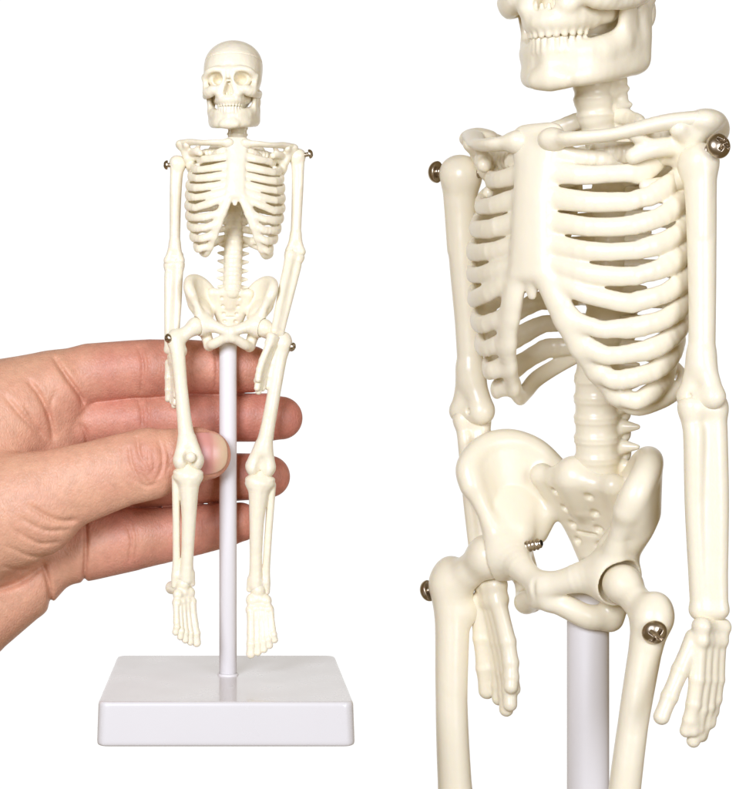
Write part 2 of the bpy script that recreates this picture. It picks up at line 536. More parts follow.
def build_forearm():   # elbow origin, wrist (0,0,-88)
    v = Vol((-15, -14, -98), (16, 16, 14), 0.5)
    v.chain(spline([V(3, 5, 6), V(3.6, 4.2, -3), V(4.0, 2, -14), V(4.4, 1.5, -40), V(3.8, 1, -70), V(3.6, 0.5, -84)], 4), np.interp(np.linspace(0, 1, 21), [0, .2, .4, .6, .8, 1], [3.8, 5.2, 5.0, 4.3, 3.6, 3.5]), 3)
    v.chain(spline([V(-4.2, -1, -3), V(-4.0, -1, -10), V(-3.6, -2.0, -16), V(-4.2, -1, -42), V(-3.8, -0.5, -70), V(-3.4, -0.5, -84)], 4), np.interp(np.linspace(0, 1, 21), [0, .2, .4, .6, .8, 1], [5.0, 4.5, 4.4, 4.1, 4.0, 4.1]), 3)
    v.cone((-4.5, -1, -4), (4, 2, -4), 4.8, 5.2, 3)
    v.cone((0, 0.6, -8), (0, 0.2, -84), 4.4, 4.4, 2.2, fl=((0, 1, 0), 0.72))
    v.cone((-3.8, -0.5, -85), (3.6, 0.3, -85), 4.0, 3.6, 2.0)
    v.ell((-0.5, -1, 1.8), (9, 4.2, 4.2), 1.2, cut=True)
    return v.surf(2)


def build_bone_hand(spread=0.37, fused=0.0):   # wrist origin, fingers to -z, palm faces -y, thumb at -x
    v = Vol((-28, -12, -56), (16, 12, 6), 0.42)
    for q in (-6, -2, 2, 5.5):
        v.ell((q, 0.3 * abs(q) - 0.5, -3.2), (3.3, 4.0, 3.6), 2.2)
        v.ell((q * 0.95, 0.2 * abs(q) - 0.5, -8.4), (3.2, 3.9, 3.8), 2.2)
    ends = [(-6.0, -44.5), (-1.9, -48.5), (2.3, -46.5), (6.3, -40)]
    for n, (x, ze) in enumerate(ends):
        x0 = x * 0.86
        jt = [-10, -24, -34, -41, ze]
        jt[2] = -24 + (ze + 24) * 0.47; jt[3] = -24 + (ze + 24) * 0.78
        yy = [0.0, 0.0, -0.8, -2.0, -3.2]
        for a in range(4):
            A = V(x0 + (x - x0) * a / 4.0, yy[a], jt[a]); Bp = V(x0 + (x - x0) * (a + 1) / 4.0, yy[a + 1], jt[a + 1] + 0.5)
            v.chain([A, A * 0.5 + Bp * 0.5, Bp], [3.1 - 0.13 * a, 2.98 - 0.13 * a, 3.08 - 0.16 * a], 0.9)
    # thumb
    T = [V(-6, -2, -8), V(-6 - 14 * math.sin(spread), -3.5, -8 - 14 * math.cos(spread)), V(-6 - 25 * math.sin(spread), -4.5, -8 - 25 * math.cos(spread)),
         V(-6 - 33.5 * math.sin(spread), -5.2, -8 - 33.5 * math.cos(spread))]
    for a in range(3):
        m = T[a] * 0.5 + T[a + 1] * 0.5
        e = T[a + 1] + (T[a] - T[a + 1]) * 0.05
        v.chain([T[a], m, e], [3.5 - .15 * a, 3.25 - .15 * a, 3.4 - .15 * a], 1.0)
    # web of plastic between the metacarpals
    v.cone((-4, 0.2, -12), (-4.2, -1.0, -43.5), 3.1, 2.6, 0.8, fl=((0, 1, 0), 0.7))
    v.cone((0.2, 0.2, -12), (0.2, -1.6, -45.5), 3.2, 2.6, 0.8, fl=((0, 1, 0), 0.7))
    v.cone((4, 0.2, -12), (4.4, -0.8, -40.5), 3.1, 2.6, 0.8, fl=((0, 1, 0), 0.7))
    v.cone((-6, -1, -12), (-8.5, -1.5, -19), 2.6, 1.2, 1.5)
    return v.surf(1)


def build_femur():   # ball at origin, lateral = -x, knee centre (-8,0,-135)
    v = Vol((-38, -16, -152), (16, 18, 16), 0.6)
    v.ell((0, 0, 0), (9.0, 9.0, 9.0), 2)
    v.cone((-3, 0, -2), (-18, 0.5, -13), 6.6, 7.0, 3)
    v.ell((-20.5, 1.5, -11), (7.4, 8.0, 9.0), 4)
    v.ell((-13, 4, -24), (4.2, 4.4, 5), 3)
    v.chain(spline([V(-19.5, 0.5, -15), V(-17.5, 0, -29), V(-15, -1.5, -60), V(-12, -1.2, -92), V(-9, 0, -118)], 5), np.interp(np.linspace(0, 1, 21), [0, .25, .5, .75, 1], [8.4, 7.0, 6.4, 6.8, 8.2]), 4)
    for sx in (-1, 1):
        v.chain([V(-9 + sx * 2, 0, -114), V(-8 + sx * 7.4, 1, -133)], [6.8, 7.2], 3)
        v.ell((-8 + sx * 7.6, 2.4, -135.5), (6.6, 10.2, 8.2), 2.5)
    v.ell((-8, -8, -134), (4.2, 4, 9), 3.0, cut=True)
    v.ell((-8, 4, -145), (2.4, 14, 6), 1.5, cut=True)
    return v.surf(2)


def build_kneecap():
    v = Vol((-8, -8, -8), (8, 8, 8), 0.5)
    v.ell((0, 0, 0), (4.8, 3.2, 5.2))
    return v.surf(1)


def build_shin():    # knee origin, ankle (0,0,-112); lateral = -x
    v = Vol((-24, -18, -126), (22, 20, 10), 0.55)
    v.ell((0, 1, -7), (14.8, 10.2, 6.6), 4)
    for sx in (-1, 1):
        v.ell((sx * 8.4, 1.4, -3), (6.6, 8.6, 3.4), 2)
    v.ell((-0.5, -1, 1.6), (2.6, 3.2, 4.0), 1.4)
    v.chain(spline([V(1, 1, -8), V(1.8, -0.5, -24), V(2.8, -1.5, -48), V(2.8, -0.5, -80), V(2.4, 0, -104)], 5), np.interp(np.linspace(0, 1, 21), [0, .25, .5, .75, 1], [11.5, 9.2, 7.2, 6.2, 6.6]), 6)
    v.chain([V(1.5, -7.5, -12), V(3, -6.5, -40)], [2.6, 1.4], 3)
    v.chain([V(2.6, 0, -100), V(2.6, 0, -110)], [5.6, 7.0], 3)
    v.chain([V(7.4, 0.5, -104), V(8.6, 0.8, -114.5)], [3.6, 3.2], 2.5)
    v.chain(spline([V(-11.4, 4, -9), V(-11.2, 3.4, -20), V(-9.6, 2.6, -55), V(-8, 2, -92), V(-8.2, 1.5, -108), V(-8.8, 1.6, -117)], 4), np.interp(np.linspace(0, 1, 21), [0, .2, .4, .6, .8, 1], [4.8, 4.2, 3.8, 3.8, 4.4, 3.4]), 1.6)
    v.cone((-6, 1.5, -107), (2, 0, -107), 4.2, 5.2, 2.5)
    v.ell((0, 0.5, -117), (5.4, 12, 5.4), 1.2, cut=True)
    return v.surf(2)


def build_foot():    # ankle origin, toes to -z, instep faces -y, sole +y, big toe at +x
    v = Vol((-22, -14, -72), (22, 30, 8), 0.5)
    v.ell((0, 1.5, -3), (7.2, 8, 7.5), 2.5)
    v.chain([V(-1, 5, -5), V(-2.5, 13, -6), V(-3, 19, -5)], [6.2, 6.4, 6.6], 2)
    for x, z, r in ((-6.2, -13, 5.0), (5.4, -12, 5.6), (0, -11, 5), (-8.2, -21, 4.4), (-2.6, -20, 4.0), (2.4, -20, 4.0), (7.4, -21, 4.4)):
        v.ell((x * 1.1, 0.8, z), (r * 1.08, 5.2, r * 1.15), 2.0)
    xs = [(-12.8, -50), (-7.8, -55), (-2.6, -58.5), (3.2, -61), (10.0, -62)]
    for n, (x, ze) in enumerate(xs):
        x0 = x * 0.78 - 0.3
        big = 1.25 if n == 4 else 1.0
        zz = [-22, -43 + (3 if n == 0 else 0), -43 + (ze + 43) * 0.5, ze]
        if n == 0: zz = [-22, -40, -45, ze]
        yy = [0.0, 0.2, -0.8, 1.0]
        for a in range(3):
            A = V(x0 + (x - x0) * a / 3.0, yy[a], zz[a]); Bp = V(x0 + (x - x0) * (a + 1) / 3.0, yy[a + 1], zz[a + 1] + 0.6)
            v.chain([A, A * .5 + Bp * .5, Bp], [3.6 * big, 3.2 * big, 3.5 * big], 0.5)
    for xa, ze in ((-9.2, -48), (-4.7, -54), (0.2, -57), (5.6, -59)):
        v.cone((xa * 0.8, 1.4, -22), (xa, 1.4, ze), 3.1, 2.8, 0.7, fl=((0, 1, 0), 0.85))
    v.ell((-0.5, 1.5, -22), (11.5, 4.6, 12), 1.5)
    return v.surf(1)


def build_skull():   # jaw bottom z=0, face to -y
    v = Vol((-36, -46, 8), (36, 48, 94), 0.5)
    v.ell((0, 6, 62), (29.2, 34, 25.5))
    v.ell((0, 5, 66.5), (26.5, 30, 20.6), 3)
    v.ell((0, 4, 52), (28.4, 32, 26), 3)
    v.ell((0, -6, 56), (26.5, 25.5, 24), 5)
    v.ell((0, 10, 38), (22, 22, 16), 6)
    v.ell((0, 2, 28), (15, 13, 14), 5)
    for sx in (-1, 1):
        M = lambda x, y, z: V(sx * x, y, z)
        v.chain(spline([M(3, -30.5, 55), M(12, -31, 56), M(20, -27.5, 54.5), M(24.8, -21, 49.5)], 4), np.linspace(3.6, 3.2, 13), 3)
        v.chain([M(24.8, -20.5, 50), M(24.2, -21, 43), M(22.5, -23, 36.5)], [3.0, 2.8, 4.6], 2.5)
        v.chain(spline([M(8, -29.5, 38), M(15.5, -28.5, 37), M(22, -22, 33.5), M(26, -11, 32.5), M(26.4, 0, 34), M(25.5, 8, 36)], 4),
                np.interp(np.linspace(0, 1, 21), [0, .3, .6, 1], [4.4, 5.2, 3.0, 2.8]), 2.5)
        v.chain([M(5, -31.5, 50), M(6.6, -32, 41), M(8.5, -31, 33)], [3.0, 3.2, 5.0], 3)
        v.ell(M(23, 12, 28), (3.4, 4.6, 7), 4)
    v.ell((0, -22, 36), (13.5, 12, 13), 4)
    v.ell((0, -25, 31), (12.6, 9.4, 7), 3)
    v.chain([V(0, -30.5, 56), V(0, -34, 49)], [3.2, 2.0], 3)
    arc = [V(10.8 * math.sin(t), -21 - 12.0 * math.cos(t), 27) for t in np.linspace(-1.75, 1.75, 13)]
    v.chain(arc, [4.5] * 13, 2.5)
    for sx in (-1, 1):
        M = lambda x, y, z: V(sx * x, y, z)
        v.ell(M(12.8, -31, 47), (7.2, 9.5, 5.9), 2.5, cut=True)
        v.ell(M(11.6, -27, 46.6), (5.4, 12, 4.6), 1.5, cut=True)
        v.ell(M(32, -12, 47), (4.2, 9, 8.0), 4, cut=True)
        v.ell(M(19.8, -14, 28), (3.4, 8, 6), 3, cut=True)
        v.chain([M(11.5, -17, 27.5), M(14.5, -7, 29)], [4.4, 4.4], 3)
        for yy in (-37, -34, -31, -28):
            v.chain([M(2.2, yy, 33.5), M(0.5, yy - 0.5, 43)], [2.8, 1.8], 0.5, cut=True)
        v.chain([M(9, -41, 34), M(12.5, -37, 32)], [1.5, 1.2], 1.5, cut=True)
    v.chain([V(0, -25, 35), V(0, -27, 42)], [0.7, 0.5], 0.4)
    for t in np.linspace(-1.5, 1.5, 12):     # teeth
        p = V(11.7 * math.sin(t), -21.3 - 13.3 * math.cos(t), 23.4)
        v.chain([p + V(0, 0.2, 4), p + V(0, 0, 0.2), p + V(0, 0, -2.0)], [1.2, 1.35, 1.3], 1.3)
        v.cone(p + V(0, 0.3, 5), p + V(0, 0.9, 10), 1.4, 0.9, 1.2)
    # saw line of the removable skull cap
    X, Y, Z = v.ax[0][:, None, None], v.ax[1][None, :, None], v.ax[2][None, None, :]
    pl = np.abs(Z - (67.5 - 0.2 * Y)) - 0.5
    v.D = np.maximum(v.D, -np.maximum(pl, -v.D - 1.0)).astype(F)
    return v.surf(1)


def build_jaw():
    v = Vol((-36, -46, -6), (36, 26, 46), 0.5)
    body = lambda z, o: spline([(21.4, 7, z + 4), (19.6, -4, z + 2), (15.6, -17 - o, z + 0.7), (9.0, -25 - o, z), (0, -28.4 - o, z)], 4)
    for sx in (-1, 1):
        for z, o, r in ((4.2, 1.2, 4.2), (9.5, 0.2, 3.8), (14.8, 0.6, 4.0)):
            P = [V(sx * p[0], p[1], p[2]) for p in body(z, o)]
            v.chain(P, [r] * len(P), 4)
        for a, b in (((21.8, 9, 10), (24.4, 10, 34)), ((21.6, 4, 8.5), (24.2, 4.5, 29)), ((21.0, -1, 10), (23.8, -4.5, 32))):
            v.cone(V(sx * a[0], a[1], a[2]), V(sx * b[0], b[1], b[2]), 4.4, 3.2, 4, fl=((1, 0, 0), 0.66))
        v.ell((sx * 24.6, 10, 34), (3.2, 3.4, 3.4), 2)
        v.ell((sx * 6, -30.4, 3.4), (4, 3.4, 3.4), 2.5)
        v.cone(V(sx * 20.2, -6, 13), V(sx * 23.4, -9, 32), 4.6, 3.2, 4, fl=((1, 0, 0), 0.66))
        v.chain([V(sx * 16.5, -15.5, 14.5), V(sx * 20.0, -8, 17.5)], [3.8, 4.0], 4)
    v.ell((0, -30.6, 4.6), (7, 3.6, 4.4), 3)
    for t in np.linspace(-1.45, 1.45, 12):
        p = V(11.2 * math.sin(t), -20.8 - 12.4 * math.cos(t), 18.6)
        v.chain([p + V(0, 0.2, -3.4), p + V(0, 0, 0), p + V(0, 0, 1.6)], [1.0, 1.12, 1.15], 1.5)
    return v.surf(1)


def build_screw_head():    # axis x, head faces -x
    v = Vol((-6, -7, -7), (4, 7, 7), 0.2)
    v.ell((0, 0, 0), (3.6, 4.7, 4.7))
    v.rbox((5.0, 0, 0), (4.4, 9, 9), 0.1, 0.3, cut=True)
    a = math.radians(35)
    R = np.array([[1, 0, 0], [0, math.cos(a), -math.sin(a)], [0, math.sin(a), math.cos(a)]])
    v.rbox((-3.4, 0, 0), (1.9, 3.0, 0.72), 0.1, 0.12, cut=True, R=R)
    v.rbox((-3.4, 0, 0), (1.9, 0.72, 3.0), 0.1, 0.12, cut=True, R=R)
    return v.surf(1)


def screw_shank_mesh(length, thread_r=2.5):
    """threaded rod along +x as a lathe with a true helix groove"""
    nx, na = int(length * 4), 24
    vs = []
    for i in range(nx + 1):
        x = length * i / nx
        for q in range(na):
            t = 2 * math.pi * q / na
            ph = (x / 1.7 + t / (2 * math.pi)) % 1.0
            r = thread_r * (0.78 + 0.22 * (1 - abs(2 * ph - 1)))
            if x > length - 1.5: r *= 0.6 + 0.4 * (length - x) / 1.5
            vs.append((x, r * math.cos(t), r * math.sin(t)))
    fs = []
    for i in range(nx):
        for q in range(na):
            a = i * na + q; b = i * na + (q + 1) % na
            fs.append((a, b, b + na, a + na))
    return np.array(vs), np.array(fs)[:, ::-1]


# ------------------------------------------------------------------ assembling
BONES = {}


def bone(name, fn):
    vq = fn()
    BONES[name] = (mesh(name, vq, IVORY), mesh(name, vq, IVORY, True))


for nm, fn in (("ribcage", build_ribcage), ("clavicle", build_clavicle), ("shoulder_blade", build_scapula), ("spine", build_spine),
               ("pelvis", build_pelvis), ("upper_arm_bone", build_humerus), ("forearm_bones", build_forearm), ("hand_bones", build_bone_hand),
               ("closed_hand_bones", lambda: build_bone_hand(0.14)), ("thigh_bone", build_femur), ("kneecap", build_kneecap), ("shin_bones", build_shin), ("foot_bones", build_foot),
               ("skull", build_skull), ("jaw", build_jaw)):
    bone(nm, fn)
SCREW_HEAD = mesh("screw_head", build_screw_head(), METAL)
SHANKS = {L: mesh("screw_thread", screw_shank_mesh(L), METAL) for L in (10, 24, 50)}


def empty(name, loc, rot=(0, 0, 0), sc=1.0):
    o = bpy.data.objects.new(name, None)
    o.empty_display_size = 0.01
    o.location = Vector(loc) * S
    o.rotation_euler = rot
    o.scale = (sc,) * 3
    COL.objects.link(o)
    return o


def add(name, me, parent, M=None):
    o = bpy.data.objects.new(name, me)
    COL.objects.link(o)
    if parent is not None:
        o.parent = parent
    if M is not None:
        o.matrix_local = M
    return o


def mat_rt(R, t, s=1.0):
    M = Matrix.Identity(4)
    for r in range(3):
        for c in range(3):
            M[r][c] = float(R[r][c]) * s
        M[r][3] = float(t[r]) * S
    return M


def frame(d, lat):
    d = np.array(d, float); d /= np.linalg.norm(d)
    l = np.array(lat, float); l = l - d * (l @ d); l /= np.linalg.norm(l)
    return np.stack([l, np.cross(d, l), d], 1)


def limb(A, B, cB, lat, fit=True, clat=(1, 0, 0)):
    """matrix that takes the bone's own joint origin to A and its far joint cB towards B, its +x to lat"""
    A = np.array(A, float); B = np.array(B, float); cB = np.array(cB, float)
    R = frame(B - A, lat) @ frame(cB, clat).T
    s = np.linalg.norm(B - A) / np.linalg.norm(cB) if fit else 1.0
    return mat_rt(R, A, s)


def rot(ax, deg):
    return np.array(Matrix.Rotation(math.radians(deg), 3, ax))


def screw(parent, head, tip, name="screw"):
    h = np.array(head, float); t = np.array(tip, float)
    d = t - h
    n_ = np.linalg.norm(d)
    L = 10 if n_ < 16 else 24 if n_ < 36 else 50
    R = frame(d, (0, 0, 1)) @ frame((1, 0, 0), (0, 0, 1)).T
    o = add(name, SCREW_HEAD, parent, mat_rt(R, h))
    add("screw_thread", SHANKS[L], o, mat_rt(np.eye(3), (0, 0, 0), np.linalg.norm(d) / L if L == 50 else 1.0))
    return o


def pole_mesh(z0, z1, r, x=0.0):
    bm = bmesh.new()
    n = 64
    prof = [(r - 0.8, z0), (r, z0 + 0.8), (r, z1 - 1.2), (r - 1.2, z1)]
    rings = [[bm.verts.new(((x + rr * math.cos(2 * math.pi * q / n)) * S, rr * math.sin(2 * math.pi * q / n) * S, zz * S)) for q in range(n)] for rr, zz in prof]
    for a in range(len(prof) - 1):
        for q in range(n):
            f = bm.faces.new((rings[a][q], rings[a][(q + 1) % n], rings[a + 1][(q + 1) % n], rings[a + 1][q]))
            f.smooth = True
    bm.faces.new(rings[-1]); bm.faces.new(rings[0][::-1])
    me = bpy.data.meshes.new("pole"); bm.to_mesh(me); bm.free()
    me.materials.append(POLE_M)
    return me


def base_mesh(cx, cy, hx, hy, z0, z1):
    v = Vol((cx - hx - 6, cy - hy - 6, z0 - 6), (cx + hx + 6, cy + hy + 6, z1 + 6), 1.5)

    def fn(X, Y, Z):
        tp = (Z - F(z1)) * F(-0.035)              # moulding draft: wider towards the bottom
        x = np.abs(X - F(cx)) - F(hx - 10) - tp; y = np.abs(Y - F(cy)) - F(hy - 10) - tp
        d2 = np.sqrt(np.maximum(x, 0) ** 2 + np.maximum(y, 0) ** 2) + np.minimum(np.maximum(x, y), 0) - F(10 - 3)
        z = np.abs(Z - F((z0 + z1) / 2)) - F((z1 - z0) / 2 - 3)
        return np.sqrt(np.maximum(d2, 0) ** 2 + np.maximum(z, 0) ** 2) + np.minimum(np.maximum(d2, z), 0) - F(3)
    v.put(fn, (cx - hx - 3, cy - hy - 3, z0), (cx + hx + 3, cy + hy + 3, z1))
    return mesh("base", v.surf(2), BASE_M)


def collar_mesh(z, r):
    bm = bmesh.new()
    n = 48
    prof = [(r + 1.6, z - 1), (r + 1.6, z + 1.2), (r + 1.1, z + 1.7), (r + 0.2, z + 2.0)]
    rings = [[bm.verts.new((rr * math.cos(2 * math.pi * q / n) * S, rr * math.sin(2 * math.pi * q / n) * S, zz * S)) for q in range(n)] for rr, zz in prof]
    for a in range(3):
        for q in range(n):
            bm.faces.new((rings[a][q], rings[a][(q + 1) % n], rings[a + 1][(q + 1) % n], rings[a + 1][q]))
    me = bpy.data.meshes.new("collar"); bm.to_mesh(me); bm.free()
    me.materials.append(POLE_M)
    return me


def torso(root, Mt, Mp, Mskull):
    rc = add("ribcage", BONES["ribcage"][0], root, Mt)
    for m in (0, 1):
        add("clavicle", BONES["clavicle"][m], rc)
        add("shoulder_blade", BONES["shoulder_blade"][m], rc)
    add("spine", BONES["spine"][0], root, Mt)
    add("pelvis", BONES["pelvis"][0], root, Mp)
    sk = add("skull", BONES["skull"][0], root, Mskull)
    add("jaw", BONES["jaw"][0], sk)


def tag(o, label, cat, group=None):
    o["label"] = label; o["category"] = cat
    if group: o["group"] = group


# ---- small complete skeleton on its stand (its root is at the foot of the pole's axis)
rootL = empty("skeleton_model", (0, 0, 0))
tag(rootL, "small ivory plastic skeleton hanging whole from white pole on square stand, held by a hand", "skeleton model", "ivory plastic skeleton models")
OFF = V(0, -11, 0)
HIP = V(0, 0, 92)


def pose(R, shift):
    """rigid pose of the trunk: turned about the lumbar joint, then shifted"""
    return R, np.array(shift, float) + OFF + HIP - R @ HIP


Rt, tt_ = pose(rot('Y', 2.0) @ rot('X', -3), (3.5, 0, 0))
Rp, tp_ = pose(rot('Y', 1.5), (2.5, 0, 0))
TP = lambda *p: Rp @ V(*p) + tp_
torso(rootL, mat_rt(Rt, tt_), mat_rt(Rp, tp_), mat_rt(rot('Z', -8) @ rot('X', 6), V(5.5, -4, 264), 1.0))

def arm(root, side, head, elbow, wrist, tip, lat_up, lat_fore, lat_hand, kind="closed_hand_bones", turn=False):
    m = 0 if side < 0 else 1
    mf = 1 - m if turn else m
    # meshes are modelled for the -x side (lateral = -x); the mirrored mesh serves the other side
    add("upper_arm_bone", BONES["upper_arm_bone"][m], root, limb(head, elbow, (0, 0, -98), lat_up))
    add("forearm_bones", BONES["forearm_bones"][mf], root, limb(elbow, wrist, (0, 0, -88), lat_fore))
    add("hand_bones", BONES[kind][m], root, limb(wrist, tip, (0, -1.5, -48.5), lat_hand))

arm(rootL, -1, at(177.5, 164, -2), at(173.5, 261, 2), at(171.5, 353, -8), at(176.5, 406, -12), (1, 0, 0), (0.75, -.65, 0), (0.35, -1, 0))
arm(rootL, 1, at(297.5, 157, -2), at(296, 252, 0), at(276.5, 335, -26), at(255.5, 391, -30), (1, 0, 0), (0.7, 0.7, 0), (0.6, 1, 0))
screw(rootL, at(167, 165, -5), at(191, 166, -2)); screw(rootL, at(309.5, 154, -7), at(285.5, 159, -2))

def leg(root, side, ball, knee, ankle, toe, lat, lat_foot, cap=True):
    m = 0 if side < 0 else 1
    kx = -8.0 if side < 0 else 8.0
    Mb = limb(ball, knee, (kx, 0, -135), lat)
    add("thigh_bone", BONES["thigh_bone"][m], root, Mb)
    d = np.array(ankle, float) - np.array(knee, float); d /= np.linalg.norm(d)
    k2 = np.array(knee, float) + d * 8.5
    add("shin_bones", BONES["shin_bones"][m], root, limb(k2, ankle, (0, 0, -112), lat))
    add("foot_bones", BONES["foot_bones"][m], root, limb(ankle, toe, (0, 0, -63), lat_foot))
    if cap:
        fr = frame(-d, lat)
        add("kneecap", BONES["kneecap"][0], root, mat_rt(np.stack([fr[:, 0], fr[:, 1], fr[:, 2]], 1), np.array(knee, float) + V(-side * 2.5, -11.5, 4)))
    return lambda *p: np.array(Mb @ (Vector(p) * S)) / S

bl = TP(-33.5, -9.5, 66.5); br = TP(33.5, -9.5, 66.5)
fl_L = leg(rootL, -1, bl, at(188.5, 461, -60), at(183.5, 581, -50), at(188.5, 645, -60), (1, 0, 0), (0.85, 0.53, 0), True)
fr_L = leg(rootL, 1, br, at(260.5, 468, -16), at(258, 587, -8), at(261.5, 655, -22), (1, 0, 0), (1, 0, 0), False)
screw(rootL, fl_L(-26.5, -5.5, -14), fl_L(-18, -1, -11)); screw(rootL, fr_L(28.5, -3, -16), fr_L(19.5, 0, -13))
add("pole", pole_mesh(-281, 62, 8.7, 0), rootL)
bs = add("base", base_mesh(-2.0, -8.5, 117, 123.5, -321.5, -280.5), rootL)
add("collar", collar_mesh(-280.5, 8.7), bs)

# ---- the bigger skeleton close to the frame edge, turned three-quarters
K = 2.45
YAW = -44.0
RO = V(360, 0, -342)
rootR = empty("skeleton_model", RO, (0, 0, 0), K)
tag(rootR, "large ivory plastic skeleton cropped at head and thighs, turned sideways, arms hanging apart from pole", "skeleton model", "ivory plastic skeleton models")


def lr(px, py, y):
    """place point -> the big model's own coordinates"""
    return (at(px, py, y) - RO) / K


def placed(yaw, pitch, roll, t, sc, piv):
    R = rot('Y', roll) @ rot('X', pitch) @ rot('Z', yaw)
    q = (np.array(t, float) - RO) / K - sc * (R @ np.array(piv, float))
    return mat_rt(R, q, sc), lambda *p: sc * (R @ V(*p)) + q


Mt_, _ = placed(-49, 7.6, -2.9, (365, 0, -110), 0.971, HIP)
Mp_, PR = placed(-50, 7.9, -2.2, (339, 0, -110), 1.0, HIP)
Ms_, _ = placed(-40, 12, -4, (347, -40, 301.5), 0.935, (0, 0, 0))
torso(rootR, Mt_, Mp_, Ms_)
LAT = V(math.cos(math.radians(49)), -math.sin(math.radians(49)), 0)
arm(rootR, -1, lr(461, 176, 66), lr(471, 412, 88), lr(486, 578, 78), lr(513, 710, 60), LAT, (0.9, -0.45, 0), (0.3, -1, 0))
arm(rootR, 1, lr(699, 164, -148), lr(703, 398, -150), lr(710, 618, -150), lr(700, 743, -154), LAT, (0.9, -.3, 0), (-0.85, -0.5, 0), "hand_bones", True)
screw(rootR, lr(437, 172, 80), lr(490, 173, 44)); screw(rootR, lr(718, 146, -172), lr(698, 156, -148))
bl, br = PR(-33.5, -9.5, 66.5), PR(33.5, -9.5, 66.5)
fl_R = leg(rootR, -1, bl, lr(460, 890, 70), lr(462, 1160, 70), lr(462, 1300, 40), LAT, LAT, True)
fr_R = leg(rootR, 1, br, lr(612, 900, -120), lr(608, 1190, -120), lr(606, 1350, -150), (0.42, -0.9, 0), LAT, True)
screw(rootR, fl_R(-28.6, -2.5, -17), fl_R(-20, 0, -14))
_d = PR(-10, -4, 75) - PR(-32, -9, 67)
add("screw", SHANKS[24], rootR, mat_rt(frame(_d, (0, 0, 1)) @ frame((1, 0, 0), (0, 0, 1)).T, PR(-32, -9, 67))); screw(rootR, fr_R(26.6, -3.6, -19.5), fr_R(18, 0, -15))
add("pole", pole_mesh(-281, 62, 8.4, 0), rootR)
bs = add("base", base_mesh(0, -8.5, 117, 123.5, -321.5, -280.5), rootR)
add("collar", collar_mesh(-280.5, 8.4), bs)


